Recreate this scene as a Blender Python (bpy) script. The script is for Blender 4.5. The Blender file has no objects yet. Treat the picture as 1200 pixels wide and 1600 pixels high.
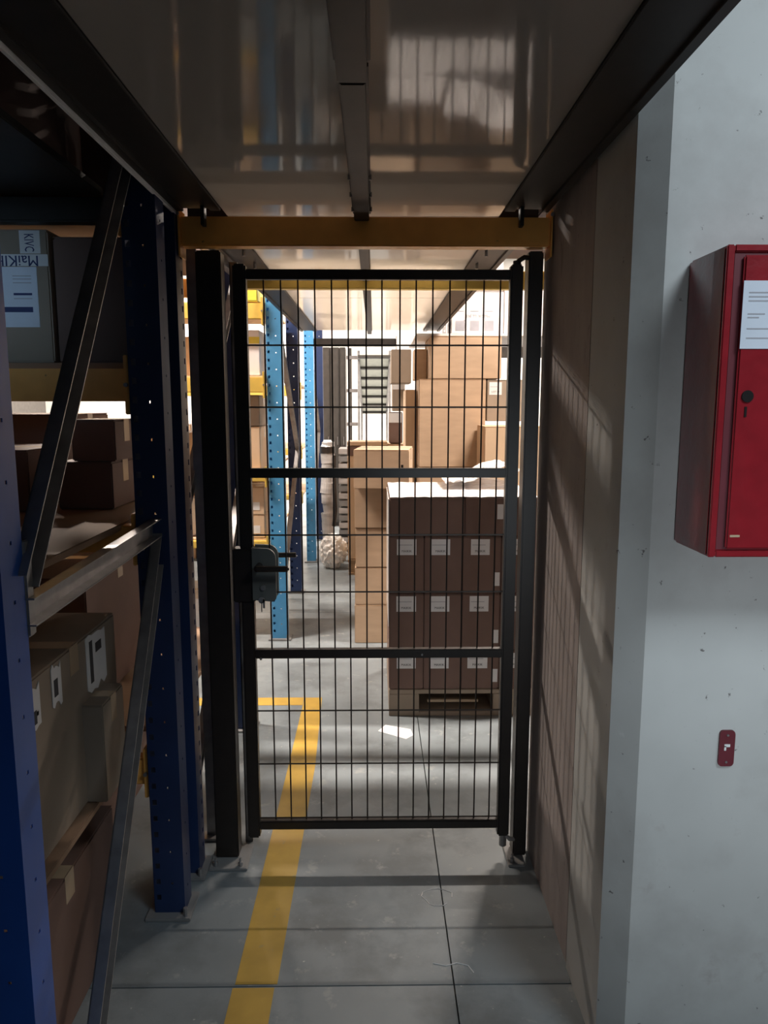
import bpy, bmesh, math, random
from mathutils import Vector, Matrix
random.seed(7)
S = bpy.context.scene
C = S.collection
R = math.radians

# ---------------------------------------------------------------- camera
cd = bpy.data.cameras.new('camera'); cam = bpy.data.objects.new('camera', cd); C.objects.link(cam)
cam.location = (0, 0, 1.5)
cam.rotation_euler = (R(90 - 8.37), 0, R(-.74))
cd.sensor_fit = 'VERTICAL'; cd.sensor_height = 36; cd.sensor_width = 27
cd.lens = 36 * 1155 / 1600; cd.clip_start = .02; cd.clip_end = 100
S.camera = cam
S.view_settings.view_transform = 'Standard'; S.view_settings.look = 'None'
S.view_settings.exposure = 0.0; S.view_settings.gamma = 1
S.view_settings.use_curve_mapping = False

# ---------------------------------------------------------------- world and lights
W = bpy.data.worlds.new('world'); S.world = W; W.use_nodes = True
W.node_tree.nodes['Background'].inputs[0].default_value = (.55, .65, .8, 1)
W.node_tree.nodes['Background'].inputs[1].default_value = .02
WARM = (1, .87, .76)
def area(name, loc, target, sx, sy, power, col, spread=180):
    l = bpy.data.lights.new(name, 'AREA'); l.shape = 'RECTANGLE'; l.size = sx; l.size_y = sy
    l.energy = power; l.color = col; l.spread = R(spread)
    o = bpy.data.objects.new(name, l); C.objects.link(o); o.location = loc
    o.rotation_euler = (Vector(target) - Vector(loc)).to_track_quat('-Z', 'Y').to_euler()
    return o
# rows of warm battens over the aisles beyond the gate
AISLE_LAMPS = [(-2.3, 3.75, 4.6), (2.2, 3.75, 4.6), (-2.4, 6.4, 4.6), (2.4, 6.4, 4.6),
               (-3.2, 9.6, 4.6), (3.2, 9.6, 4.6), (-3.4, 13.6, 4.6), (3.4, 13.6, 4.6)]
LAMP_POWER = [375, 405, 225, 255, 520, 520, 560, 560]
for (x, y, z), p in zip(AISLE_LAMPS, LAMP_POWER):
    area('aisle_light', (x, y, z - .09), (x, y, 0), 1.5, .12, p, WARM)
# cool daylight from the doorway behind and to the right of the camera, plus added fills
area('daylight_and_fill', (1.7, -.5, 3.5), (1.15, 1.5, 2.0), 1.1, .9, 15, (.80, .92, 1), 80)
area('daylight_and_fill', (.5, -1.8, 1.3), (-.75, 1.2, .5), .6, .6, .28, (.55, .80, 1), 60)  # added fill for the near upright at lower left
area('daylight_and_fill', (.40, -1.0, .95), (1.0, 1.47, .9), .4, .4, 2.0, (.86, .94, 1), 50)  # added fill that lifts the lower column face
area('daylight_and_fill', (-1.15, -.5, 1.95), (-1.08, 2.1, 1.78), .3, .3, .13, (.50, .74, 1), 16)  # added narrow fill that brightens the carton notice
# an unseen warm spot, added in the left aisle to throw light patches through the frames
def spot(name, loc, target, ang, power, col, size):
    l = bpy.data.lights.new(name, 'SPOT'); l.energy = power; l.color = col
    l.spot_size = R(ang); l.spot_blend = .3; l.shadow_soft_size = size
    o = bpy.data.objects.new(name, l); C.objects.link(o); o.location = loc
    o.rotation_euler = (Vector(target) - Vector(loc)).to_track_quat('-Z', 'Y').to_euler()
    return o
spot('added_spot', (-2.3, 4.1, 2.35), (.5, 1.8, 1.1), 34, 170, WARM, .03)

# ---------------------------------------------------------------- materials
def mat(name, col, rough=.6, metal=0, var=.12, scale=12, bump=0, emit=None, alpha=None, spec=.5, mottle=None, coat=0, stretch=None):
    m = bpy.data.materials.new(name); m.use_nodes = True
    n = m.node_tree.nodes; l = m.node_tree.links; b = n['Principled BSDF']
    b.inputs['Roughness'].default_value = rough; b.inputs['Metallic'].default_value = metal
    b.inputs['Specular IOR Level'].default_value = spec
    b.inputs['Coat Weight'].default_value = coat
    tc = n.new('ShaderNodeTexCoord'); mp = n.new('ShaderNodeMapping')
    if stretch: mp.inputs['Scale'].default_value = stretch
    l.new(tc.outputs['Object'], mp.inputs['Vector'])
    nz = n.new('ShaderNodeTexNoise'); nz.inputs['Scale'].default_value = scale
    nz.inputs['Detail'].default_value = 6
    l.new(mp.outputs[0], nz.inputs['Vector'])
    cr = n.new('ShaderNodeValToRGB')
    cr.color_ramp.elements[0].position = .3; cr.color_ramp.elements[1].position = .7
    cr.color_ramp.elements[0].color = (*[c * (1 - var) for c in col], 1)
    cr.color_ramp.elements[1].color = (*[min(1, c * (1 + var)) for c in col], 1)
    l.new(nz.outputs['Fac'], cr.inputs[0])
    out = cr.outputs[0]
    if mottle:
        for (sc, thr, wid, mc) in mottle:
            n2 = n.new('ShaderNodeTexNoise'); n2.inputs['Scale'].default_value = sc; n2.inputs['Detail'].default_value = 8
            n2.inputs['Roughness'].default_value = .65
            l.new(mp.outputs[0], n2.inputs['Vector'])
            r2 = n.new('ShaderNodeMapRange'); r2.inputs[1].default_value = thr; r2.inputs[2].default_value = thr + wid
            l.new(n2.outputs['Fac'], r2.inputs[0])
            mx = n.new('ShaderNodeMixRGB'); mx.inputs[2].default_value = (*mc, 1)
            l.new(r2.outputs[0], mx.inputs[0]); l.new(out, mx.inputs[1]); out = mx.outputs[0]
    l.new(out, b.inputs['Base Color'])
    if bump:
        bp = n.new('ShaderNodeBump'); bp.inputs['Strength'].default_value = bump; bp.inputs['Distance'].default_value = .01
        l.new(nz.outputs['Fac'], bp.inputs['Height']); l.new(bp.outputs[0], b.inputs['Normal'])
    if emit:
        b.inputs['Emission Color'].default_value = (*emit[:3], 1); b.inputs['Emission Strength'].default_value = emit[3]
    if alpha is not None: b.inputs['Alpha'].default_value = alpha
    return m
M = dict(
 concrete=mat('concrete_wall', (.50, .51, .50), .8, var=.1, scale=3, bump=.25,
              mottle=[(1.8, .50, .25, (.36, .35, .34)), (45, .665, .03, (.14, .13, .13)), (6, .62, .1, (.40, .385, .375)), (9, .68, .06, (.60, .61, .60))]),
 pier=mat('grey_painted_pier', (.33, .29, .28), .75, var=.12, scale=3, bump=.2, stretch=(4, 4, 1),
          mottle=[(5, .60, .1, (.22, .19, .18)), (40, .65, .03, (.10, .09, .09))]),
 floor=mat('concrete_floor', (.215, .245, .262), .42, var=.15, scale=2.5, bump=.06,
           mottle=[(3.5, .48, .15, (.155, .175, .185)), (11, .60, .06, (.28, .30, .305)), (55, .67, .03, (.5, .5, .49))]),
 joint=mat('floor_joint', (.10, .10, .10), .9),
 roofm=mat('dark_warehouse_roof', (.06, .055, .05), .9),
 sidew=mat('side_wall', (.16, .15, .14), .85),
 shell=mat('warehouse_shell', (.86, .84, .80), .8, var=.06, scale=1),
 black=mat('black_gate_paint', (.018, .013, .011), .38, var=.15, scale=30),
 dark=mat('dark_steel', (.018, .015, .013), .5, metal=0, spec=.3, var=.2, scale=20),
 panel=mat('glossy_panel', (.55, .51, .47), .07, var=.04, scale=3, spec=.45),
 rail=mat('roof_rail', (.028, .02, .017), .45, metal=0, spec=.3, var=.2, scale=30),
 yellow=mat('yellow_beam_paint', (.95, .46, .11), .35, var=.1, scale=15, mottle=[(25, .68, .04, (.25, .12, .03))]),
 sunny=mat('bright_yellow_beam_paint', (.66, .47, .10), .4, var=.1, scale=15),
 lemon=mat('lemon_plastic', (.75, .62, .08), .45, var=.08),
 tape=mat('yellow_floor_tape', (.46, .29, .05), .55, var=.12, scale=10, mottle=[(18, .62, .08, (.33, .26, .12))]),
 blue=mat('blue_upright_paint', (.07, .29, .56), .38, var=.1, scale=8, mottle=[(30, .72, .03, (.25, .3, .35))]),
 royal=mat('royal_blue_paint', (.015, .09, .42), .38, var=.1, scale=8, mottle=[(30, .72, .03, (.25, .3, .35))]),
 shaded=mat('shaded_blue_upright_paint', (.012, .03, .10), .4, var=.12, scale=8, mottle=[(30, .72, .03, (.15, .17, .2))]),  # blue paint darkened for the uprights standing in shade
 galv=mat('galvanised_steel', (.34, .33, .33), .38, metal=.7, var=.2, scale=18, bump=.05),
 card=mat('tan_cardboard', (.47, .335, .225), .8, var=.07, scale=6, bump=.05, stretch=(1, 1, 4)),
 card2=mat('pale_cardboard', (.62, .45, .30), .8, var=.06, scale=6, bump=.05),
 brown=mat('brown_cardboard', (.17, .105, .085), .75, var=.1, scale=6, bump=.05),
 greyc=mat('grey_brown_cardboard', (.30, .24, .185), .75, var=.1, scale=5),
 white=mat('white_carton', (.78, .75, .74), .6, var=.05, scale=5),
 ptape=mat('packing_tape', (.52, .40, .27), .2, var=.05),
 paper=mat('paper_label', (.72, .72, .73), .6, var=.04),
 cool=mat('white_sheet', (.66, .72, .82), .5, var=.05),
 ink=mat('ink', (.02, .02, .025), .6),
 inkb=mat('blue_ink', (.015, .03, .13), .6),
 inkg=mat('faint_ink', (.38, .38, .42), .6),
 red=mat('red_cabinet_paint', (.27, .010, .018), .3, var=.1, scale=30, bump=.12, coat=.9, mottle=[(45, .74, .02, (.12, .03, .03))]),
 redd=mat('dark_red_plastic', (.13, .02, .03), .45, var=.1),
 hole=mat('black_hole', (.004, .002, .002), .9),
 wood=mat('pallet_wood', (.36, .24, .14), .85, var=.2, scale=8, bump=.2, stretch=(1, 8, 8)),
 deck=mat('shelf_board', (.30, .19, .12), .75, var=.12, scale=5),
 film=mat('plastic_film', (.86, .84, .84), .18, var=.05, scale=10, bump=.4),
 foil=mat('crumpled_plastic', (.84, .82, .80), .2, var=.2, scale=12, bump=.5, mottle=[(6, .6, .1, (.30, .28, .24))]),
 grey=mat('grey_paint', (.22, .22, .22), .4, var=.1),
 lockg=mat('lock_plate_grey', (.16, .17, .16), .45, metal=.4, var=.1),
 locker=mat('dark_locker', (.06, .055, .05), .4, var=.2),
 belt=mat('belt_pale_green', (.72, .70, .60), .5, var=.08),
 lampw=mat('lamp_body', (.8, .8, .8), .4),
 diff=mat('lamp_diffuser', (.9, .9, .9), .4, emit=(1, .9, .8, 8)),
 rolls=mat('grey_fabric_roll', (.40, .38, .37), .7, var=.25, scale=5, stretch=(1, 1, 5)),
)

# the roof panels let some lamp light through
_n = M['panel'].node_tree.nodes; _l = M['panel'].node_tree.links
_t = _n.new('ShaderNodeBsdfTranslucent'); _t.inputs[0].default_value = (.92, .86, .78, 1)
_m = _n.new('ShaderNodeMixShader'); _m.inputs[0].default_value = .40
_l.new(_n['Principled BSDF'].outputs[0], _m.inputs[1]); _l.new(_t.outputs[0], _m.inputs[2]); _l.new(_m.outputs[0], _n['Material Output'].inputs[0])

# ---------------------------------------------------------------- helpers
def bx(bm, x0, x1, y0, y1, z0, z1, bev=0):
    r = bmesh.ops.create_cube(bm, size=1)
    for v in r['verts']:
        v.co = Vector(((x0 + x1) / 2 + v.co.x * (x1 - x0), (y0 + y1) / 2 + v.co.y * (y1 - y0), (z0 + z1) / 2 + v.co.z * (z1 - z0)))
    if bev:
        es = list({e for v in r['verts'] for e in v.link_edges})
        bmesh.ops.bevel(bm, geom=es, offset=bev, segments=2, affect='EDGES', clamp_overlap=True)
def cyl(bm, a, b, r, n=10, r2=None):
    a = Vector(a); b = Vector(b); d = b - a
    mt = Matrix.Translation((a + b) / 2) @ d.to_track_quat('Z', 'Y').to_matrix().to_4x4()
    bmesh.ops.create_cone(bm, cap_ends=True, segments=n, radius1=r, radius2=r if r2 is None else r2, depth=d.length, matrix=mt)
def tube(bm, pts, r, n=8):
    for a, b in zip(pts, pts[1:]): cyl(bm, a, b, r, n)
    for p in pts[1:-1]: bmesh.ops.create_uvsphere(bm, u_segments=n, v_segments=6, radius=r, matrix=Matrix.Translation(p))
def prism(bm, pts, z0, z1, axis='z'):
    f = {'z': lambda a, b, c: (a, b, c), 'y': lambda a, b, c: (a, c, b), 'x': lambda a, b, c: (c, a, b)}[axis]
    lo = [bm.verts.new(f(p[0], p[1], z0)) for p in pts]; hi = [bm.verts.new(f(p[0], p[1], z1)) for p in pts]
    n = len(pts)
    bm.faces.new(lo); bm.faces.new(hi[::-1])
    for i in range(n): bm.faces.new((lo[i], lo[(i + 1) % n], hi[(i + 1) % n], hi[i]))
    bmesh.ops.recalc_face_normals(bm, faces=bm.faces)
def obj(name, bm, m, parent=None, loc=None, rot=None, smooth=False):
    me = bpy.data.meshes.new(name)
    bm.to_mesh(me); bm.free()
    me.materials.append(M[m])
    if smooth:
        for p in me.polygons: p.use_smooth = True
    o = bpy.data.objects.new(name, me); C.objects.link(o)
    if parent: o.parent = parent
    if loc: o.location = loc
    if rot: o.rotation_euler = rot
    return o
def nb(): return bmesh.new()
def box(name, x0, x1, y0, y1, z0, z1, m, parent=None, bev=0):
    b = nb(); bx(b, x0, x1, y0, y1, z0, z1, bev); return obj(name, b, m, parent)
def thing(name, label, cat, loc=(0, 0, 0), rz=0, group=None):
    o = bpy.data.objects.new(name, None); C.objects.link(o); o.empty_display_size = .05
    o.location = loc; o.rotation_euler = (0, 0, rz); o['label'] = label; o['category'] = cat
    if group: o['group'] = group
    return o
def tag(o, label, cat, group=None):
    o['label'] = label; o['category'] = cat
    if group: o['group'] = group
    return o
def struct(o): o['kind'] = 'structure'; return o
def text(name, s, size, m, parent, loc, rot=(R(90), 0, 0), thick=.0004, sx=1, align='CENTER'):
    cu = bpy.data.curves.new('t', 'FONT'); cu.body = s; cu.size = size; cu.extrude = thick
    cu.align_x = align; cu.align_y = 'CENTER'; cu.resolution_u = 2
    t = bpy.data.objects.new('t', cu); C.objects.link(t)
    me = bpy.data.meshes.new_from_object(t)
    bpy.data.objects.remove(t); me.materials.append(M[m])
    o = bpy.data.objects.new(name, me); C.objects.link(o); o.parent = parent
    o.location = loc; o.rotation_euler = rot; o.scale = (sx, 1, 1)
    return o

# ================================================================= the setting
# floor: slabs with recessed joints over a dark bed
fl = struct(box('floor', -7, 7, -3.5, 16, -.10, -.014, 'joint'))
xs = [-7, -3.3, .205, 3.7, 7]; ys = [-3.5, 1.725, 5.2, 8.7, 12.2, 16]
for i in range(4):
    for j in range(5):
        box('slab', xs[i] + .002, xs[i + 1] - .002, ys[j] + .002, ys[j + 1] - .002, -.014, 0, 'floor', fl)
struct(box('wall_back', -7, 7, 16, 16.2, 0, 6.5, 'shell'))
struct(box('wall_left', -7.2, -7, -3.5, 16, 0, 6.5, 'sidew'))
struct(box('wall_east', 7, 7.2, -3.5, 16, 0, 6.5, 'sidew'))
struct(box('ceiling', -7.2, 7.2, -3.5, 16.2, 6.5, 6.6, 'roofm'))

# concrete column beside the camera, chamfered edge
b = nb()
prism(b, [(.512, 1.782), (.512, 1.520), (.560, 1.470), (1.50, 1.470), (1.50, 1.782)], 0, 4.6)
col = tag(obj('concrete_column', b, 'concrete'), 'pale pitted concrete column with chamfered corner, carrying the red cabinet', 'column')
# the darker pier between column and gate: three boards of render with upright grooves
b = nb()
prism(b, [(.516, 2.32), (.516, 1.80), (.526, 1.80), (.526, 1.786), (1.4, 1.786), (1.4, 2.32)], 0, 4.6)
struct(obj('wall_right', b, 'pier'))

# ================================================================= red cabinet
cb = thing('hose_cabinet', 'red metal hose cabinet with a white notice, hung on the concrete column', 'cabinet', (.607, 1.47, 1.222))
b = nb()
# body with rim and recess around the door
bx(b, 0, .62, -.150, -.001, 0, .548, .004)
obj('body', b, 'red', cb)
b = nb(); bx(b, .016, .604, -.1515, -.149, .014, .534); obj('door_gap', b, 'redd', cb)
d = box('door', .030, .600, -.160, -.151, .016, .530, 'red', cb, .003)
b = nb(); bx(b, .0005, .014, -.156, -.149, .0, .548, .002); bx(b, .014, .606, -.156, -.149, .0, .012, .002); bx(b, .014, .606, -.156, -.149, .536, .548, .002)
obj('rim', b, 'red', cb)
nt = box('notice', .030, .150, -.1615, -.1600, .372, .487, 'cool', cb)
for k, (w, zz) in enumerate([(.045, .466), (.055, .459), (.05, .452), (.03, .430), (.02, .424), (.06, .405), (.05, .389)]):
    box('print_line', .040, .040 + w, -.1619, -.1614, zz, zz + .0022, 'inkg', nt)
b = nb(); cyl(b, (.050, -.1600, .290), (.050, -.1625, .290), .0105, 20); bx(b, .0465, .0505, -.1615, -.159, .254, .272)
o = obj('keyhole', b, 'hole', cb); o['label'] = 'round black lock hole with slot below'
b = nb()
for (x, z) in [(.04, .040)]: bx(b, x - .004, x + .014, -.1606, -.1600, z - .002, z + .002)
obj('chip', b, 'ptape', cb)

# plaque below
pl = thing('wall_plaque', 'small dark red plate with rounded corners screwed to the column below the cabinet', 'plate', (.7445, 1.47, .777))
b = nb()
pts = []
for cx, cz, a0 in [(.009, .031, 0), (-.009, .031, 90), (-.009, -.031, 180), (.009, -.031, 270)]:
    for k in range(5):
        a = R(a0 + k * 22.5); pts.append((cx + .0075 * math.cos(a), cz + .009 * math.sin(a)))
prism(b, pts, -.005, -.0002, 'y'); obj('plate', b, 'redd', pl)
b = nb(); bx(b, -.006, .006, -.0062, -.0048, .004, .010); bx(b, -.006, -.002, -.0062, -.0048, -.004, .006); obj('mark', b, 'paper', pl)
b = nb(); cyl(b, (0, -.0048, .030), (0, -.0068, .030), .0025, 10); obj('screw', b, 'galv', pl)
b = nb(); cyl(b, (0, -.0048, -.030), (0, -.0068, -.030), .0025, 10); obj('screw', b, 'galv', pl)

# ================================================================= walkway roof
rf = thing('walkway_roof', 'low roof of glossy pale panels between dark steel side beams over the passage', 'roof', (-.035, 0, 2.05))
XL, XR = -.435 + .035, .372 + .035
segs = [(-1.0, .52), (.53, 2.30), (2.31, 4.02), (4.03, 5.77)]
for (a, c) in segs:
    box('panel', XL, -.001, a, c, .0, .008, 'panel', rf)
    box('panel', .001, XR, a, c, .0, .008, 'panel', rf)
for s, x in ((-1, XL), (1, XR)):
    for (a, c) in ((-1.0, 2.205), (2.33, 5.77)):
        b = nb(); o_ = x + s * .125
        bx(b, min(x, o_), max(x, o_), a, c, -.004, .10, .003)
        bx(b, min(x, x + s * .03), max(x, x + s * .03), a, c, -.010, -.003, .001)
        bx(b, min(o_, o_ - s * .02), max(o_, o_ - s * .02), a, c, -.012, -.003, .001)
        obj('side_beam', b, 'dark' if c < 3 else 'rail', rf)
b = nb(); bx(b, XL - .134, XL - .1255, -1.0, 2.205, -.020, .012, .001); obj('lit_edge_strip', b, 'lampw', rf)  # white strip paints the lit outer lip of the left beam
for (a, c, w, h) in ((-1.0, 1.28, .024, .040), (1.30, 2.25, .021, .034), (2.33, 5.77, .016, .03)):
    b = nb(); bx(b, -w, w, a, c, -h, .0, .002); bx(b, -w * 1.25, w * 1.25, a, c, -.006, .002, .001)
    obj('centre_rail', b, 'rail', rf)
b = nb()
for y in [1.9, 2.05, 2.2, 2.5, 2.7]:
    for x in (-.026, .026): cyl(b, (x, y, 0), (x, y, -.012), .004, 6)
for y in [2.45, 2.75, 3.0]:
    for x in (XL - .03, XR + .03): cyl(b, (x, y, 0), (x, y, -.03), .006, 6)
obj('bolts', b, 'galv', rf)
for x in (XL - .045, XR + .045):
    box('bracket', x - .005, x + .005, 2.17, 2.20, -.055, 0, 'dark', rf)

# box section rack beams across the passage
def lintel(x0, x1, y0, y1, z0, z1, label, m='yellow'):
    t = thing('rack_beam', label, 'beam', (x0, y0, z0))
    b = nb(); w, dd, h = x1 - x0, y1 - y0, z1 - z0
    bx(b, 0, w, 0, dd, 0, h, .004); bx(b, 0, w, dd * .45, dd + .012, h - .03, h - .002, .002)
    obj('beam', b, m, t)
    for x in (-.004, w):
        b = nb(); bx(b, x, x + .005, -.01, dd + .01, -.03, h + .02, .001); obj('end_plate', b, m, t)
        b = nb(); cyl(b, (x + .002, -.010, h + .005), (x + .002, -.016, h + .005), .005, 8); obj('bolt', b, 'galv', t)
    return t
lintel(-.555, .507, 2.215, 2.265, 1.947, 2.028, 'ochre yellow steel beam across the passage above the gate')
lintel(-.56, 1.9, 3.29, 3.34, 1.988, 2.062, 'yellow steel beam behind the gate running on towards the right', 'sunny')
lintel(-.56, .20, 6.96, 7.02, 2.02, 2.09, 'dark far beam across the passage end', 'dark')

# ================================================================= the gate
for side, x0, x1, lab in ((0, -.527, -.452, 'thick black steel gate post on the left, by the blue rack upright'),
                          (1, .458, .502, 'slim black steel gate post on the right, against the pier')):
    t = thing('gate_post', lab, 'post', ((x0 + x1) / 2, 2.295, 0))
    w = (x1 - x0) / 2
    b = nb(); bx(b, -w, w, -.03, .03, .008, 1.945, .004); obj('post', b, 'black', t)
    b = nb()
    if side == 0: bx(b, -.05, .075, -.09, .05, 0, .008, .002)
    else: bx(b, -.045, .010, -.08, .05, 0, .008, .002)
    obj('base_plate', b, 'grey', t)
    for bxp in ((-.03, -.07), (.05, -.07)) if side == 0 else ((-.03, -.06),):
        b = nb(); cyl(b, (*bxp, .008), (*bxp, .020), .008, 6); cyl(b, (*bxp, .02), (*bxp, .034), .004, 8); obj('anchor_bolt', b, 'galv', t)
t = thing('strike_channel', 'thin galvanised channel standing between left gate post and gate leaf', 'channel', (-.435, 2.40, 0))
b = nb(); bx(b, -.012, .012, -.03, -.027, 0, 1.93); bx(b, -.012, -.009, -.03, .03, 0, 1.93); bx(b, .009, .012, -.03, .03, 0, 1.93)
obj('channel', b, 'galv', t)
t = thing('steel_strip', 'galvanised flat strip standing left of the thick gate post', 'strip', (-.570, 2.40, 0))
b = nb(); bx(b, -.016, .016, -.004, .004, 0, 1.98, .001); obj('strip', b, 'galv', t)
b = nb(); bx(b, -.03, .03, -.03, .02, 0, .01, .001); obj('foot', b, 'galv', t)

gt = thing('mesh_gate', 'closed black steel gate leaf filled with wire mesh', 'gate', (0, 2.27, 0))
for (x0, x1) in ((-.417, -.378), (.403, .441)):
    b = nb(); bx(b, x0, x1, -.018, .018, .085, 1.905, .005); obj('stile', b, 'black', gt)
b = nb()
for z in (1.872, 1.286, .712, .128):
    pass
for z in (1.876, 1.288, .712, .126):
    b = nb(); bx(b, -.380, .405, -.013, .013, z - .0145, z + .0145, .003); obj('rail', b, 'black', gt)
wv = bpy.data.meshes.new('wire'); b = nb(); cyl(b, (0, 0, .13), (0, 0, 1.87), .0026, 6); b.to_mesh(wv); b.free(); wv.materials.append(M['black'])
for k in range(15):
    o = bpy.data.objects.new('upright_wire', wv); C.objects.link(o); o.parent = gt; o.location = (-.327 + .0503 * k + random.uniform(-.001, .001), .004, 0)
    o.rotation_euler = (0, R(random.uniform(-.06, .06)), 0)
wh = bpy.data.meshes.new('wire'); b = nb(); cyl(b, (-.38, 0, 0), (.405, 0, 0), .0026, 6); b.to_mesh(wh); b.free(); wh.materials.append(M['black'])
for z in (1.672, 1.488, 1.094, .912, .519, .337, .148):
    o = bpy.data.objects.new('cross_wire', wh); C.objects.link(o); o.parent = gt; o.location = (0, -.001, z)
# hinges
for z in (1.905, .075):
    b = nb()
    tube(b, [(.425, 0, z - .02), (.428, -.002, z + .012), (.445, -.004, z + .022 if z > 1 else z - .006), (.462, 0, z + .02 if z > 1 else z - .01)], .007)
    cyl(b, (.424, 0, z - .03), (.424, 0, z + .012), .012, 10)
    obj('hinge', b, 'black' if z > 1 else 'galv', gt)
# lock
lk = box('lock_case', -.440, -.372, -.026, .026, .885, 1.055, 'black', gt, .004)
pts = [(-.378, .895), (-.378, 1.060)]
for k in range(7):
    a = R(90 - 15 * k); pts.append((-.335 + .030 * math.cos(a), 1.026 + .032 * math.sin(a)))
for k in range(5):
    a = R(-22.5 * k); pts.append((-.320 + .015 * math.cos(a), .905 + .015 * math.sin(a)))
b = nb(); prism(b, pts, -.034, -.026, 'y'); obj('lock_plate', b, 'lockg', gt)
b = nb(); prism(b, pts, .026, .034, 'y'); obj('lock_plate', b, 'lockg', gt)
b = nb()
tube(b, [(-.355, -.034, 1.005), (-.355, -.085, 1.005), (-.262, -.088, 1.006)], .0095, 12)
bx(b, -.352, -.258, -.092, -.080, .996, 1.014, .005)
obj('lever_handle', b, 'black', gt)
b = nb(); tube(b, [(-.33, .034, 1.012), (-.33, .080, 1.014), (-.255, .082, 1.014)], .0085, 12); obj('lever_handle', b, 'black', gt)
b = nb(); cyl(b, (-.345, -.034, .935), (-.345, -.040, .935), .008, 14); obj('lock_cylinder', b, 'galv', gt)
b = nb(); cyl(b, (-.350, -.042, .897), (-.350, -.045, .897), .010, 12); bx(b, -.3515, -.3485, -.045, -.042, .86, .892); bx(b, -.346, -.340, -.045, -.042, .872, .9); obj('key', b, 'galv', gt)
b = nb(); cyl(b, (-.36, -.018, .70), (-.36, -.022, .70), .004, 6); cyl(b, (.15, -.013, .71), (.15, -.018, .71), .0035, 6); o = obj('rivets', b, 'galv', gt); o['kind'] = 'stuff'

# ================================================================= rack frames
def perf(bm, origin, u, v, wid, hgt, cols):
    """perforated plate: cols = [(centre, hole width, hole height, pitch, start)]"""
    origin, u, v = Vector(origin), Vector(u), Vector(v)
    def q(a0, a1, b0, b1):
        if a1 - a0 < 1e-5 or b1 - b0 < 1e-5: return
        bm.faces.new([bm.verts.new(origin + u * a + v * c) for a, c in ((a0, b0), (a1, b0), (a1, b1), (a0, b1))])
    x = 0
    for (c, hw, hh, p, st) in sorted(cols):
        q(x, c - hw / 2, 0, hgt)
        z = 0; k = 0
        while True:
            hz = st + k * p
            if hz + hh > hgt: break
            q(c - hw / 2, c + hw / 2, z, hz); z = hz + hh; k += 1
        q(c - hw / 2, c + hw / 2, z, hgt)
        x = c + hw / 2
    q(x, wid, 0, hgt)
def upright(parent, x, y, h, m, slots_side=False, w=.088, d=.075, foot=True, flip=1):
    """open channel: a holed web facing the camera and two holed flanges"""
    b = nb()
    sl = (.014, .013, .017, .05, .04); sm = (w * .62, .0065, .0065, .10, .09)
    sl2 = (w - .014, .013, .017, .05, .04)
    perf(b, (x - w / 2, y, .01), (1, 0, 0), (0, 0, 1), w, h - .01, [sm] if slots_side else [sl, sm])
    for s in (-1, 1):
        cols = [(d * .75, .013, .017, .05, .055)] if slots_side else [(d * .5, .0065, .0065, .10, .06)]
        perf(b, (x + s * w / 2, y, .01), (0, 1, 0), (0, 0, 1), d, h - .01, cols)
        perf(b, (x + s * w / 2, y + d, .01), (-s, 0, 0), (0, 0, 1), .016, h - .01, [])
    bmesh.ops.remove_doubles(b, verts=b.verts, dist=1e-5)
    o = obj('upright', b, m, parent)
    md = o.modifiers.new('sheet', 'SOLIDIFY'); md.thickness = .0022; md.offset = 0
    if foot:
        bb = nb(); bx(bb, x - w * .75, x + w * .75, y - .03, y + d + .02, 0, .01, .002); f = obj('foot_plate', bb, 'grey', parent)
        bb = nb(); cyl(bb, (x + .05, y - .015, .01), (x + .05, y - .015, .035), .007, 6); obj('anchor', bb, 'galv', f)
    return o
def brace(parent, p, q, w=.045, t=.026, m='galv'):
    """C channel between two points in the y-z plane"""
    p, q = Vector(p), Vector(q); L = (q - p).length
    b = nb(); bx(b, -.0015, .0015, -w / 2, w / 2, 0, L); bx(b, -.0015, t, -w / 2, -w / 2 + .003, 0, L); bx(b, -.0015, t, w / 2 - .003, w / 2, 0, L)
    o = obj('brace', b, m, parent)
    o.location = p
    d = (q - p).normalized(); xax = Vector((1, 0, 0)); yax = d.cross(xax)
    o.rotation_euler = Matrix((xax, yax, d)).transposed().to_euler()
    bb = nb(); cyl(bb, (0.003, 0, .03), (-.02, 0, .03), .007, 6); n = obj('bolt', bb, 'galv', o)
    return o
XF = -.607
H = 4.4
# frame A (nearest, left)
fa = thing('rack_frame', 'nearest rack frame on the left with blue uprights and wide grey braces', 'rack frame', (0, 0, 0))
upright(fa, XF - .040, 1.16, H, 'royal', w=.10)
upright(fa, XF, 2.0, H, 'shaded')
brace(fa, (XF + .0, 1.235, 1.20), (XF + .0, 1.90, 2.12), .052)
brace(fa, (XF + .0, 1.235, 1.145), (XF + .0, 2.02, 1.165), .05)
brace(fa, (XF + .0, 2.03, 1.15), (XF + .0, 1.31, -.0 + .03), .05)
brace(fa, (XF + .0, 1.95, 2.2), (XF + .0, 1.24, 3.2), .05)
b = nb(); bx(b, XF - .012, XF + .014, 1.235, 1.262, 1.10, 1.27, .003); obj('joint_plate', b, 'galv', fa)
# frame B
fb = thing('rack_frame', 'navy rack frame beside the gate, its far upright seen behind the gate leaf', 'rack frame', (0, 0, 0))
upright(fb, XF, 2.185, H, 'shaded', slots_side=True)
upright(fb, XF - .006, 3.25, H, 'shaded')
for z0, z1 in ((.25, 1.12), (1.16, 1.98), (2.05, 3.0)):
    brace(fb, (XF, 2.28, z0), (XF, 3.24, z1), .04)
brace(fb, (XF, 2.28, 2.05), (XF, 3.24, 2.05), .035)
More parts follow.
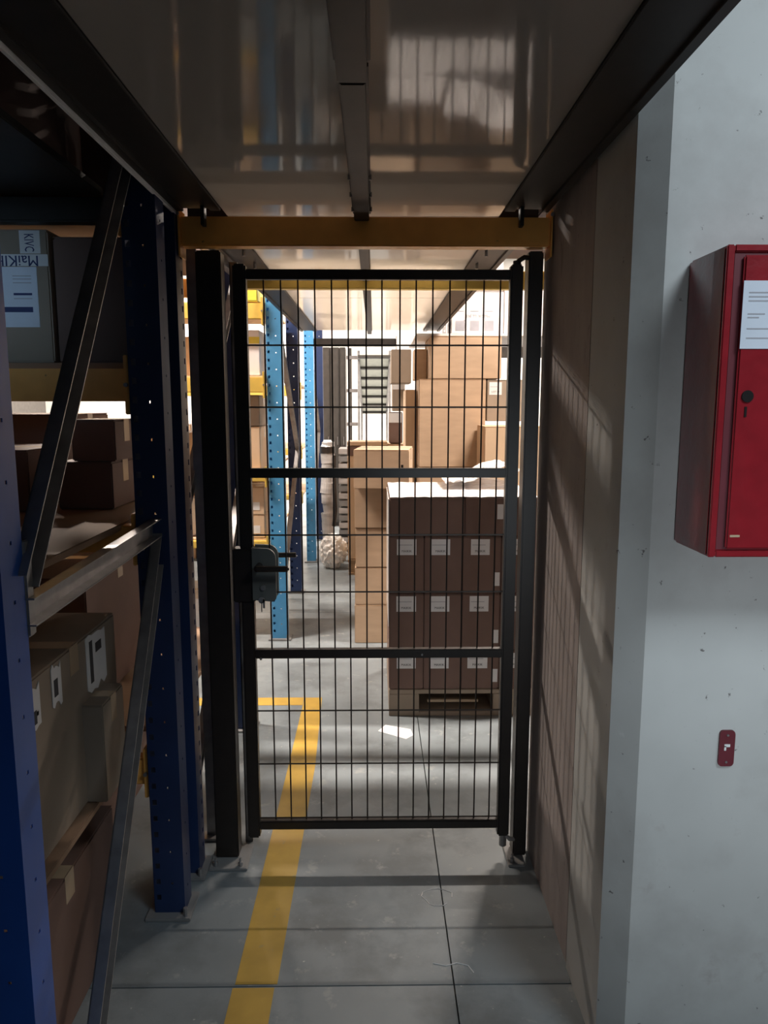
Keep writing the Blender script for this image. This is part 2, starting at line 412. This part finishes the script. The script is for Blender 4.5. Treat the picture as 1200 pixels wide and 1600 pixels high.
# frame C, D
fc = thing('rack_frame', 'bright blue rack frame directly beyond the aisle behind the gate', 'rack frame', (0, 0, 0))
upright(fc, XF, 4.58, H, 'blue', w=.095)
upright(fc, XF - .02, 5.76, H, 'shaded')
for z0, z1 in ((.3, 1.15), (2.0, 1.15), (2.0, 3.0)): brace(fc, (XF, 4.68, z0), (XF, 5.74, z1), .05)
fd = thing('rack_frame', 'farthest blue rack frame on the left, beside the leaning roll', 'rack frame', (0, 0, 0))
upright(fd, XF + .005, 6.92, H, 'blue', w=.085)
upright(fd, XF + .01, 8.05, H, 'shaded')
for z0, z1 in ((.3, 1.2), (2.0, 1.2), (2.0, 2.9)): brace(fd, (XF, 7.02, z0), (XF, 8.0, z1), .05)
# right-hand frame far
fe = thing('rack_frame', 'white rack frame at the right above the tall cartons', 'rack frame', (0, 0, 0))
upright(fe, .72, 6.35, H, 'galv', w=.08, slots_side=True)
upright(fe, .72, 7.5, H, 'galv', w=.08)
brace(fe, (.72, 6.45, 2.0), (.72, 7.45, 3.0), .04)

# rack beams along X, boards
def rbeam(x0, x1, y, z0, z1, label, m='yellow', group=None, mc=None):
    t = thing('rack_beam', label, 'beam', (x1, y, z0), 0, group)
    w = x1 - x0; h = z1 - z0
    b = nb(); bx(b, -w, 0, 0, .045, 0, h, .004); obj('beam', b, m, t)
    b = nb(); bx(b, -.012, -.001, -.012, .06, -.035, h + .035, .002); obj('connector', b, mc or m, t)
    b = nb(); cyl(b, (-.006, -.012, h * .5), (-.006, -.02, h * .5), .006, 6); obj('bolt', b, 'galv', t)
    return t
def board(x0, x1, y0, y1, z, label, m='deck', th=.018):
    o = box('shelf_board', x0, x1, y0, y1, z - th, z, m, None, .002)
    return tag(o, label, 'shelf board')
XB = XF - .05
# row A levels
rbeam(-3.3, XB, 2.025, 1.505, 1.592, 'orange beam behind the near rack, above the gap with lit cartons')
rbeam(-3.3, XB, 2.025, 1.968, 2.03, 'dark beam with yellow connector high in the near rack under roof level', 'dark', None, 'yellow')
rbeam(-3.3, XB, 2.025, 1.09, 1.165, 'orange beam carrying the stacked dark cartons of the near rack')
rbeam(-3.3, XB, 2.025, .40, .48, 'low beam of the near rack behind the torn-label carton')
board(-3.3, XB, 2.08, 2.62, 1.61, 'board under the carton with the upside-down blue print')
board(-3.3, -.70, 1.2, 2.02, 2.05, 'top board of the near rack level with the walkway roof', 'dark')
board(-3.3, -.70, 1.2, 2.02, .50, 'low board carrying the carton with torn grey labels')
board(-3.3, -.70, 1.24, 3.2, 1.170, 'long brown board under the two stacked dark cartons')
# row B
rbeam(-3.3, XB, 3.30, 1.09, 1.165, 'beam at waist height behind the gate post')
rbeam(-3.3, XB, 3.30, 1.955, 2.03, 'high beam behind the left gate post')
board(-3.3, XB, 2.2, 3.24, 2.05, 'high board of the rack behind the left gate post')
board(-3.3, XB, 2.2, 3.24, .5, 'low board of the rack behind the left gate post')

# ================================================================= cartons
def carton(label, x0, x1, y0, y1, z0, z1, m='card', rz=0, tape=True, name='carton', group=None, labels=(), m2=None, flapgap=True, frontape=False):
    cx, cy = (x0 + x1) / 2, (y0 + y1) / 2; w, dd, h = (x1 - x0) / 2, (y1 - y0) / 2, z1 - z0
    t = thing(name, label, 'box', (cx, cy, z0), rz, group)
    b = nb(); bx(b, -w, w, -dd, dd, 0, h - .003, min(.004, w * .1)); obj('body', b, m, t)
    # two top flaps meeting at a seam
    if flapgap:
        for s in (-1, 1):
            b = nb(); bx(b, -w + .001, w - .001, .0015 if s > 0 else -dd + .001, dd - .001 if s > 0 else -.0015, h - .003, h, .001); obj('flap', b, m, t)
    if tape:
        b = nb(); tw = min(.025, dd * .25)
        bx(b, -w + .002, w - .002, -tw, tw, h, h + .0006)
        bx(b, -w - .0007, -w + .0003, -tw, tw, h - .07 if h > .1 else h * .5, h); bx(b, w - .0003, w + .0007, -tw, tw, h - .07 if h > .1 else h * .5, h)
        obj('tape', b, 'ptape', t)
    if frontape:
        b = nb(); bx(b, -w, w, -dd - .0008, -dd + .0004, h * .5 - .022, h * .5 + .022); obj('seam_tape', b, 'ptape', t)
    for (lx0, lx1, lz0, lz1, lm, pr) in labels:
        f = box('paper_label', lx0 - cx, lx1 - cx, -dd - .0016, -dd + .0002, lz0 - z0, lz1 - z0, lm, t)
        if pr:
            text('print', pr, (lz1 - lz0) * .20, 'ink', f, ((lx0 + lx1) / 2 - cx, -dd - .002, lz0 - z0 + (lz1 - lz0) * .24))
            box('print_line', lx0 - cx + .006, lx1 - cx - .02, -dd - .0021, -dd - .0015, lz0 - z0 + (lz1 - lz0) * .62, lz0 - z0 + (lz1 - lz0) * .66, 'inkg', f)
    return t

# dark stack behind the gate --------------------------------------------------
YD = 3.40; cols = [(.068, .232), (.234, .412), (.414, .594), (.596, .772)]
place = ['at its left corner', 'second from left', 'third from left', 'behind the gate stile']
rows = [(.136, .328, 'bottom'), (.330, .609, 'middle'), (.611, .883, 'upper')]
for (z0, z1, rn) in rows:
    for k, (x0, x1) in enumerate(cols):
        lx = [.104, .262, .448, .64][k]; lw = .092
        labs = [(lx + random.uniform(-.004, .004), lx + lw, z1 - .088, z1 - .013, 'paper', 'MAIKIK')]
        if k == 2: labs.append((x1 - .030, x1 - .004, z0 + .035, z0 + .10, 'paper', None))
        carton('brown labelled carton in the %s row of the dark stack, %s' % (rn, place[k]),
               x0, x1, YD + random.uniform(0, .003), YD + .32, z0, z1, 'brown', labels=labs, group='brown cartons of the wrapped stack')
    # rear rank, tops and back edges visible
    
for k, (x0, x1) in enumerate([(.068, .420), (.422, .772)]):
    labs = [(.572, .612, .965, 1.035, 'paper', None)] if k else []
    carton('wide brown carton on top of the dark stack, %s half' % ('right' if k else 'left'),
           x0, x1, YD, YD + .66, .885, 1.063, 'brown', labels=labs, group='top cartons of the wrapped stack')
carton('hidden rear block of the wrapped pallet stack', .07, .77, YD + .33, YD + .66, .136, .883, 'brown')
# tray with a slot-shaped opening
t = thing('cardboard_tray', 'brown cardboard pallet tray with a dark slot under the wrapped stack', 'tray', (.068, YD, 0))
b = nb()
bx(b, 0, .704, 0, .66, .112, .134, .002); bx(b, 0, .145, 0, .66, .0, .112, .002); bx(b, .503, .704, 0, .66, 0, .112, .002); bx(b, .145, .503, .0, .66, 0, .022, .002)
bx(b, .145, .503, .25, .28, .02, .114)
obj('tray', b, 'greyc', t)
b = nb(); bx(b, .19, .44, .06, .08, .045, .058); obj('strap', b, 'ptape', t)
# plastic top sheet, crumpled
def sheet(name, x0, x1, y0, y1, zf, m, nx=26, ny=16, parent=None, amp=.012):
    b = nb(); vs = []
    for j in range(ny + 1):
        for i in range(nx + 1):
            x = x0 + (x1 - x0) * i / nx; y = y0 + (y1 - y0) * j / ny
            vs.append(b.verts.new((x, y, zf(x, y) + random.uniform(0, amp))))
    for j in range(ny):
        for i in range(nx):
            a = j * (nx + 1) + i; b.faces.new((vs[a], vs[a + 1], vs[a + nx + 2], vs[a + nx + 1]))
    o = obj(name, b, m, parent); md = o.modifiers.new('s', 'SOLIDIFY'); md.thickness = .001
    return o
o = sheet('plastic_sheet', .072, .765, YD + .004, YD + .65, lambda x, y: 1.067 + (.030 * max(0, math.sin((x - .35) * 7.5)) * max(0, (y - YD - .3) * 2.6)), 'film', amp=.004)
tag(o, 'creased white plastic sheet on top of the brown stack', 'plastic sheet')
def lump(name, c, r, m, seed, sub=3, rough=.25, parent=None):
    b = nb(); bmesh.ops.create_icosphere(b, subdivisions=sub, radius=1)
    rnd = random.Random(seed)
    for v in b.verts:
        k = 1 + rnd.uniform(-rough, rough)
        v.co = Vector((c[0] + v.co.x * r[0] * k, c[1] + v.co.y * r[1] * k, max(c[2] - r[2] * .95, c[2] + v.co.z * r[2] * k)))
    return obj(name, b, m, parent)
b_ = sheet('crumpled_wrap', .36, .765, YD + .30, YD + .70, lambda x, y: 1.085 + .095 * max(0, 1 - ((x - .66) / .16) ** 2) + .02 * max(0, 1 - ((x - .44) / .12) ** 2), 'film', 22, 12, None, .014)
tag(b_, 'heap of crumpled clear wrap on the back right of the brown stack', 'plastic wrap')
# loose film at the left edge
b = nb(); bx(b, .064, .0668, YD - .003, YD + .5, .45, 1.06); tag(obj('stretch_film', b, 'film'), 'stretch film edge wrapped round the left side of the brown stack', 'plastic wrap')

# tan column ------------------------------------------------------------------
for (z0, z1, w) in [(0, .248, 'lowest, on the floor'), (.250, .487, 'second from the floor'), (.489, .736, 'third from the floor'), (.738, .994, 'fourth from the floor, under the skewed carton')]:
    carton('tan carton of the tan column, ' + w, -.122 + random.uniform(-.004, .004), .20, 4.5 + random.uniform(0, .006), 4.95, z0, z1, 'card', frontape=False, group='tan cartons in the column')
t = carton('tan carton lying askew on top of the tan column, with a hand hole', -.105, .225, 4.36, 4.76, .996, 1.228, 'card', rz=R(-6), group=None)
b = nb(); bx(b, .118, .132, -.2012, -.199, .105, .145); obj('hand_hole', b, 'hole', t)

# tall cartons on the right ---------------------------------------------------
carton('big tan carton in the middle of the tall right-hand pile', .323, .806, 5.4, 5.95, 1.037, 1.672, 'card', frontape=False)
carton('wide tan carton topping the tall right-hand pile', .402, .914, 5.4, 5.98, 1.675, 1.975, 'card')
carton('large tan carton low in the right-hand pile behind the brown stack', .323, .806, 5.4, 5.95, .14, 1.034, 'card')
carton('narrow grey-brown carton left of the tall pile, close under the roof', .138, .300, 6.1, 6.5, 1.66, 1.93, 'greyc')
carton('slim tan carton standing between roof end and tall pile', .305, .398, 5.7, 6.0, 1.676, 1.905, 'card')
carton('small box with white top band left of the tall pile', .16, .27, 6.6, 6.9, 1.43, 1.70, 'greyc', labels=[(.16, .27, 1.62, 1.70, 'paper', None)])
carton('small brown box with white label below the white-banded one', .13, .25, 6.6, 6.9, 1.15, 1.42, 'brown', labels=[(.13, .24, 1.33, 1.415, 'paper', None)])
carton('pale carton supporting the small boxes left of the tall pile', .115, .28, 6.6, 7.1, 0, 1.14, 'card2')
carton('tall pale carton pressed against the left side of the tall pile', .235, .318, 5.6, 6.1, .14, 1.60, 'card2')
carton('tan carton at the right edge behind the gate stile', .745, 1.15, 5.0, 5.38, .80, 1.345, 'card2')
carton('tan carton under the one behind the gate stile', .745, 1.15, 5.0, 5.38, .0, .798, 'card2')
carton('greyish carton with a white label beside the big tan one', .815, 1.15, 5.4, 5.9, 1.371, 1.668, 'greyc', labels=[(.83, .92, 1.56, 1.65, 'paper', 'LOT 42')] )
for o in list(bpy.data.objects):
    pass
# floor pallets
def pallet(label, x0, x1, y0, y1):
    t = thing('wooden_pallet', label, 'pallet', (x0, y0, 0)); w, dd = x1 - x0, y1 - y0
    for k in range(6): box('deck_board', 0, w, dd * k / 6 + .004, dd * (k + 1) / 6 - .01, .112, .134, 'wood', t)
    for k in range(3):
        for j in range(3): box('block', w * (.02 + .42 * k), w * (.02 + .42 * k) + .09, dd * (.02 + .42 * j), dd * (.02 + .42 * j) + .09, .02, .112, 'wood', t)
    for k in range(3): box('skid', w * (.02 + .42 * k), w * (.02 + .42 * k) + .09, 0, dd, 0, .02, 'wood', t)
pallet('wooden pallet under the tall right-hand carton pile', .25, 1.2, 5.40, 6.1)
# printed white cartons above
rbeam(.78, 2.6, 6.35, 1.88, 1.97, 'pale beam under the white printed carton', 'galv')
board(.3, 2.6, 5.42, 6.6, 1.995, 'board carrying the white printed cartons at upper right', 'white')
def printed(label, x0, x1, z0, z1, y):
    t = carton(label, x0, x1, y, y + .4, z0, z1, 'white')
    w = (x1 - x0) / 2; yy = -.2016
    text('print', 'MaiKIK LL JKL', .030, 'inkg', t, (-w + .19, yy, (z1 - z0) * .42), (R(90), R(180), 0))
    for k in range(3):
        box('grey_square', -w + .03 + .105 * k, -w + .095 + .105 * k, yy, yy + .002, .02, .02 + .07, 'inkg', t)
        box('print_bar', -w + .03 + .105 * k, -w + .09 + .105 * k, yy, yy + .002, (z1 - z0) * .53, (z1 - z0) * .53 + .005, 'inkg', t)
    box('grey_square', -w + .015, -w + .06, yy, yy + .002, (z1 - z0) * .62, (z1 - z0) * .8, 'inkg', t)
    text('print', 'KIVC', .035, 'inkg', t, (-w + .095, yy, (z1 - z0) * .2), (R(90), R(90), 0))
printed('white carton with faint upside-down print, upper right behind the mesh', .555, .93, 1.997, 2.29, 5.45)
printed('white printed carton standing on top of the other one', .48, .92, 2.292, 2.60, 5.45)
carton('plain white carton at the right, seen between gate leaf and post', .935, 1.3, 5.45, 5.85, 1.997, 2.40, 'white')

# low stack in mid-distance
carton('grey-brown low box in the middle distance above the skewed carton', -.235, -.03, 6.4, 6.7, 1.05, 1.135, 'brown')
carton('second grey-brown low box beside it in the middle distance', -.028, .112, 6.4, 6.7, 1.05, 1.135, 'brown')
carton('pale flat carton lying on the two low boxes in the middle distance', -.235, .112, 6.4, 6.7, 1.137, 1.17, 'card2')
carton('pale block supporting the low boxes in the middle distance', -.235, .112, 6.4, 6.7, .14, 1.048, 'card2')
pallet('pallet under the pale block in the middle distance', -.235, .07, 6.38, 7.05)

# ================================================================= left, beyond gate
def bin_(label, x0, x1, y0, y1, z0, z1, m='lemon'):
    t = thing('storage_bin', label, 'bin', ((x0 + x1) / 2, (y0 + y1) / 2, z0)); w, dd, h = (x1 - x0) / 2, (y1 - y0) / 2, z1 - z0
    b = nb(); bx(b, -w, w, -dd, -dd + .006, 0, h * .7, .002); bx(b, -w, w, dd - .006, dd, 0, h, .002); bx(b, -w, -w + .006, -dd, dd, 0, h, .002); bx(b, w - .006, w, -dd, dd, 0, h, .002); bx(b, -w, w, -dd, dd, 0, .006)
    obj('tub', b, m, t); box('rim', -w - .006, w + .006, -dd - .008, -dd, h * .66, h * .74, m, t, .002)
    return t
XC = -.665
for z0, z1, n in ((1.565, 1.655, 'head height'), (1.02, 1.075, 'waist height'), (.60, .645, 'knee height'), (2.0, 2.092, 'above head height')):
    rbeam(-3.3, XC, 4.56, z0, z1, 'yellow beam of the blue rack beyond the gate at ' + n, 'sunny', group='yellow beams of the blue rack')
    board(-3.3, XC, 4.60, 5.7, z1 + .012, 'shelf board of the blue rack beyond the gate at ' + n, 'card2')
bin_('yellow bin on the highest shelf left of the bright blue upright', -.98, -.70, 4.58, 4.9, 2.105, 2.24)
carton('white carton with lime stripe on the shelf left of the blue upright', -1.02, -.70, 4.62, 5.0, 1.668, 1.94, 'white', labels=[(-1.02, -.70, 1.86, 1.90, 'lemon', None)])
carton('dark crate-like carton below the yellow beam left of the blue upright', -.99, -.71, 4.62, 5.0, 1.36, 1.55, 'greyc')
carton('pale carton under the dark one left of the blue upright', -.96, -.71, 4.62, 5.0, 1.088, 1.355, 'card2')
for z0, z1, n in ((.658, .805, 'lower'), (.807, .985, 'upper')):
    carton('pale carton with a white label, %s of two by the foot of the blue upright' % n, -.90, -.69, 4.60, 4.95, z0, z1, 'card2', labels=[(-.80, -.72, z0 + .03, z0 + .08, 'paper', None)])
# more goods along the row C and D shelves
k = 0
names_c = ['plain', 'long', 'dented', 'squat', 'tall', 'scuffed']
for row, y0 in (('bright blue rack', 4.68), ('far rack on the left', 7.1)):
    for lv, zz in (('floor', 0.0), ('knee', .66), ('waist', 1.09), ('head', 1.67)):
        x = -1.08
        for j in range(3):
            w = random.uniform(.26, .42); h = random.uniform(.2, .29)
            carton('%s carton, %s from the upright, at %s level of the %s' % (names_c[k % 6], ['first', 'second', 'third'][j], lv, row),
                   x - w, x - .01, y0, y0 + .5, zz, zz + h, random.choice(['card2', 'card', 'white']), group='goods on the %s' % row)
            x -= w; k += 1
for z0, z1, n in ((1.565, 1.655, 'head height'), (1.02, 1.075, 'waist height'), (.60, .645, 'knee height')):
    rbeam(-3.3, XC - .01, 6.90, z0, z1, 'yellow beam of the far rack on the left at ' + n, 'sunny', group='yellow beams of the far rack')
    board(-3.3, XC - .01, 6.95, 8.0, z1 + .012, 'shelf board of the far rack on the left at ' + n, 'card2')

# rolls, bag
t = thing('fabric_roll', 'grey wrapped roll standing upright beyond the far blue rack', 'roll', (-.44, 6.95, 0))
b = nb()
for i in range(9):
    z = .28 + i * .095; cyl(b, (random.uniform(-.006, .006) + .01 * math.sin(i), 0, z), (random.uniform(-.006, .006), 0, z + .1), .060 + .006 * math.sin(i * 2), 18)
cyl(b, (.0, 0, .0), (0, 0, .3), .055, 18)
obj('roll', b, 'rolls', t, smooth=False)
b = nb(); tube(b, [(.055, -.06, .35), (.075, -.05, .5), (.065, -.055, .8), (.07, -.05, 1.02)], .016); obj('dark_pole', b, 'black', t)
b = nb(); cyl(b, (0, 0, 1.04), (0, 0, 1.10), .075, 18); obj('dark_band', b, 'black', t)
b = nb(); cyl(b, (.0, 0, 1.10), (0, 0, 1.16), .062, 18, .035); obj('cap', b, 'film', t)
tag(lump('plastic_bag', (-.382, 6.69, .15), (.125, .13, .16), 'foil', 3, 4, .12), 'crumpled clear plastic rubbish bag on the floor beside the tan column', 'bag')
t = thing('slatted_crates', 'stack of grey slatted trays behind the roll', 'trays', (-.26, 7.4, 0))
for i in range(14): box('slat', -.10, .10, 0, .3, .02 + i * .075, .075 + i * .075, 'rolls' if i % 2 else 'grey', t, .004)
# dark lockers
for i, (x0, x1, w) in enumerate(((-.66, -.53, 'left'), (-.525, -.42, 'middle'), (-.415, -.345, 'right'))):
    t = thing('steel_locker', 'tall dark steel locker at the end of the passage, %s of three' % w, 'locker', ((x0 + x1) / 2, 9.0, 0))
    w2 = (x1 - x0) / 2
    box('body', -w2, w2, 0, .4, .05, 2.16, 'locker', t, .004); box('door', -w2 + .01, w2 - .01, -.012, 0, .08, 2.13, 'locker', t, .003)
    box('handle', w2 - .03, w2 - .02, -.028, -.012, 1.0, 1.1, 'galv', t, .002); box('plinth', -w2, w2, .02, .4, 0, .05, 'black', t)
t = thing('cable_post', 'thin pale post with clamps beside the dark lockers', 'post', (-.29, 9.0, 0))
b = nb(); bx(b, -.02, .02, 0, .04, 0, 2.15, .003); obj('post', b, 'locker', t)
for z in (2.04, 1.65, 1.25): box('clamp', -.045, .09, -.015, .05, z - .02, z + .02, 'galv', t, .003)

# sloping conveyor at the far end
t = thing('belt_conveyor', 'pale belt conveyor with dark cross bars sloping at the far end of the passage', 'conveyor', (0, 12.5, 0))
a = Vector((0, 0, 2.30)); c = Vector((0, 4.0 - .9, 1.35)); dvec = c - a; L = dvec.length
ang = math.atan2(dvec.z, dvec.y)
def along(o, s, dz=0): o.location = (0.0, a.y + s * math.cos(ang), a.z + s * math.sin(ang) + dz); o.rotation_euler = (ang, 0, 0)
for i in range(6):
    b = nb(); bx(b, -.24, .24, 0, L / 6 - .015, -.02, 0, .002); o = obj('belt_panel', b, 'belt', t); along(o, i * L / 6)
for i in range(7):
    b = nb(); bx(b, -.27, .27, -.03, .03, -.06, -.015, .003); o = obj('cross_bar', b, 'locker', t); along(o, i * L / 6 + .01)
for s in (-1, 1):
    b = nb(); bx(b, s * .26 - .02, s * .26 + .02, 0, L, -.07, .07, .003); o = obj('side_rail', b, 'galv', t); along(o, 0)
    b = nb(); cyl(b, (s * .26, .1, 0), (s * .26, .1, 2.25), .02, 8); obj('leg', b, 'galv', t)
    b = nb(); cyl(b, (s * .26, 2.9, 0), (s * .26, 2.9, 1.38), .02, 8); obj('leg', b, 'galv', t)

# ================================================================= left, near rack goods
t = carton('dark carton with bluish notice and upside-down blue print on the upper near shelf', -1.465, -.885, 2.10, 2.46, 1.612, 1.965, 'greyc')
w = (1.465 - .885) / 2; yy = -.1816
f = box('notice', w - .25, w - .034, yy, yy + .002, .095, .255, 'cool', t)
for i, (zz, hh) in enumerate([(.230, .002), (.222, .002), (.212, .002), (.180, .006), (.170, .002), (.135, .014)]): box('print_line', w - (.24 if i == 5 else .10), w - .05, yy - .0006, yy + .001, zz, zz + hh, 'inkb' if i in (3, 5) else 'inkg', f)
box('paper_label', w - .29, w - .001, yy, yy + .002, .257, .288, 'paper', t)
text('print', 'MaiKIK', .040, 'inkb', t, (w - .085, yy - .0008, .272), (R(90), R(180), 0))
box('paper_label', w - .075, w - .02, yy, yy + .002, .29, .350, 'paper', t)
text('print', 'KIVC', .036, 'inkb', t, (w - .05, yy - .0008, .318), (R(90), R(90), 0), sx=.6)
carton('dark narrow carton beside the one with the bluish notice', -.880, -.665, 2.12, 2.5, 1.612, 1.95, 'brown')
for nm, x0, x1, y0, y1, z0, z1, m_ in (
    ('small dark carton, upper of two stacked on the brown board', -.935, -.80, 2.30, 2.52, 1.322, 1.45, 'brown'),
    ('dark carton, lower of two stacked on the brown board', -.985, -.815, 2.30, 2.55, 1.172, 1.320, 'brown'),
    ('long dark carton at the back of the brown board', -1.75, -1.12, 2.75, 3.15, 1.172, 1.46, 'brown'),
    ('flat dark carton on the brown board at the far left', -1.35, -1.05, 2.25, 2.6, 1.172, 1.36, 'brown'),
    ('dark carton deep on the brown board, behind the stacked pair', -1.05, -.90, 2.75, 3.0, 1.172, 1.33, 'greyc')):
    carton(nm, x0, x1, y0, y1, z0, z1, m_)
t = carton('large cardboard box with torn grey labels on the low near shelf', -1.25, -.725, 1.44, 2.0, .502, .925, 'greyc')
b = nb()
def patch(name, y0, y1, z0, z1, m):
    b = nb(); n = 7; pts = []
    rnd = random.Random(int(y0 * 1000))
    for i in range(n): pts.append((y0 + (y1 - y0) * i / (n - 1), z0 + rnd.uniform(0, .02)))
    for i in range(n): pts.append((y1 - (y1 - y0) * i / (n - 1), z1 - rnd.uniform(0, .02)))
    prism(b, pts, .2627, .2645, 'x'); return obj(name, b, m, t)
patch('torn_label', -.27, -.19, .30, .41, 'paper'); patch('torn_label', -.13, -.08, .31, .42, 'paper'); patch('torn_label', .07, .2, .26, .42, 'paper')
b = nb(); bx(b, .2627, .2645, -.26, -.2, .335, .345); bx(b, .2646, .2652, -.25, -.21, .32, .35); bx(b, .2646, .2652, -.12, -.1, .34, .38); bx(b, .2646, .2652, .09, .11, .29, .40); bx(b, .2646, .2652, .13, .17, .36, .385)
o = obj('dark_print', b, 'ink', t); o['kind'] = 'stuff'
carton('dark carton on the floor under the torn-label box', -1.2, -.74, 1.35, 1.95, 0, .38, 'brown')
carton('dark carton pushed under the low shelf behind the upright', -1.4, -.92, 2.3, 2.9, 0, .46, 'brown')
carton('dark upper carton behind the navy uprights', -1.4, -.92, 2.3, 2.95, .502, .95, 'brown')
carton('beige narrow carton on end behind the near rack diagonal', -.735, -.675, 1.75, 1.9, .502, .76, 'greyc')
for i, (x0, x1) in enumerate(((-1.9, -1.3), (-2.6, -1.95), (-3.25, -2.65))):
    for zz, hh, ln in ((0, .38, 'floor'), (.502, .5, 'low shelf'), (1.612, .3, 'upper shelf')):
        carton('dark carton further along the %s of the near rack, %s' % (ln, ['first', 'second', 'third'][i]), x0, x1, 1.35, 1.95, zz, zz + hh, 'brown', group='cartons deep in the near rack')

# unseen upper loads, added above roof level on both rows to block lamp light
for i, (x0, x1, y0, y1, z0, z1, ds) in enumerate((
    (-1.9, -.76, 1.1, 2.05, 2.052, 3.7, 'unseen light-blocking load high above the near rack'),
    (-3.3, -1.95, 1.1, 2.05, 2.052, 3.6, 'second unseen light-blocking load high above the near rack'),
    (-.50, .50, .9, 2.15, 2.152, 3.9, 'unseen light-blocking load above the walkway roof'),
    (.53, 2.4, 2.34, 3.22, 2.1, 3.9, 'unseen light-blocking load above the passage to the right of the roof'),
    (-3.3, -.68, 2.2, 3.22, 2.052, 3.9, 'wide unseen light-blocking load above the rack behind the gate post'),
    )):
    carton(ds, x0, x1, y0, y1, z0, z1, 'brown')

# ================================================================= floor items
def tape(name, pts, label):
    b = nb(); prism(b, pts, .0002, .0012); return tag(obj(name, b, 'tape'), label, 'floor marking')
tape('floor_tape', [(-.37, -.5), (-.262, -.5), (-.262, 1.720), (-.37, 1.720)], 'yellow tape line on the floor nearest the camera')
tape('floor_tape', [(-.366, 1.732), (-.256, 1.732), (-.250, 2.9), (-.272, 3.630), (-.362, 3.630), (-.362, 2.9)], 'yellow tape line running under the gate to the corner')
tape('floor_tape', [(-1.6, 3.535), (-.364, 3.535), (-.364, 3.632), (-1.6, 3.632)], 'yellow tape turning left from the corner beyond the gate')
b = nb(); prism(b, [(.015, 3.235), (.14, 3.15), (.175, 3.19), (.165, 3.25), (.05, 3.30)], .0002, .001); tag(obj('paper_sheet', b, 'paper'), 'white scrap of paper on the floor before the brown stack', 'paper')
for (x, y, r, w) in ((.19, 2.07, .045, 'ring-shaped chalk scuff on the floor joint'), ):
    b = nb()
    pts = [(x + r * (1 + .2 * math.sin(3 * a)) * math.cos(a), y + r * .9 * math.sin(a), .0006) for a in [i * .5 for i in range(12)]]
    tube(b, pts, .0012, 5); tag(obj('chalk_mark', b, 'paper'), w, 'mark')
b = nb()
tube(b, [(.155, 1.80, .0006), (.19, 1.79, .0006), (.22, 1.80, .0006), (.25, 1.79, .0006), (.262, 1.765, .0006)], .0014, 5)
tag(obj('chalk_mark', b, 'paper'), 'wavy white scratch on the floor joint nearest the camera', 'mark')

# ================================================================= lamps
for i, (x, y, z) in enumerate(AISLE_LAMPS):
    t = thing('batten_lamp', 'white batten lamp hung above the aisle, %s' % ['left of the gate line', 'right of the gate line', 'left over the second aisle', 'right over the second aisle', 'left over the third aisle', 'right over the third aisle', 'left by the end wall', 'right by the end wall'][i], 'lamp', (x, y, z))
    box('housing', -.78, .78, -.06, .06, 0, .06, 'lampw', t, .005)
    box('diffuser', -.75, .75, -.05, .05, -.04, 0, 'diff', t, .004)
    for s in (-.6, .6):
        b = nb(); cyl(b, (s, 0, .06), (s, 0, 6.5 - z), .004, 6); obj('hanger', b, 'galv', t)
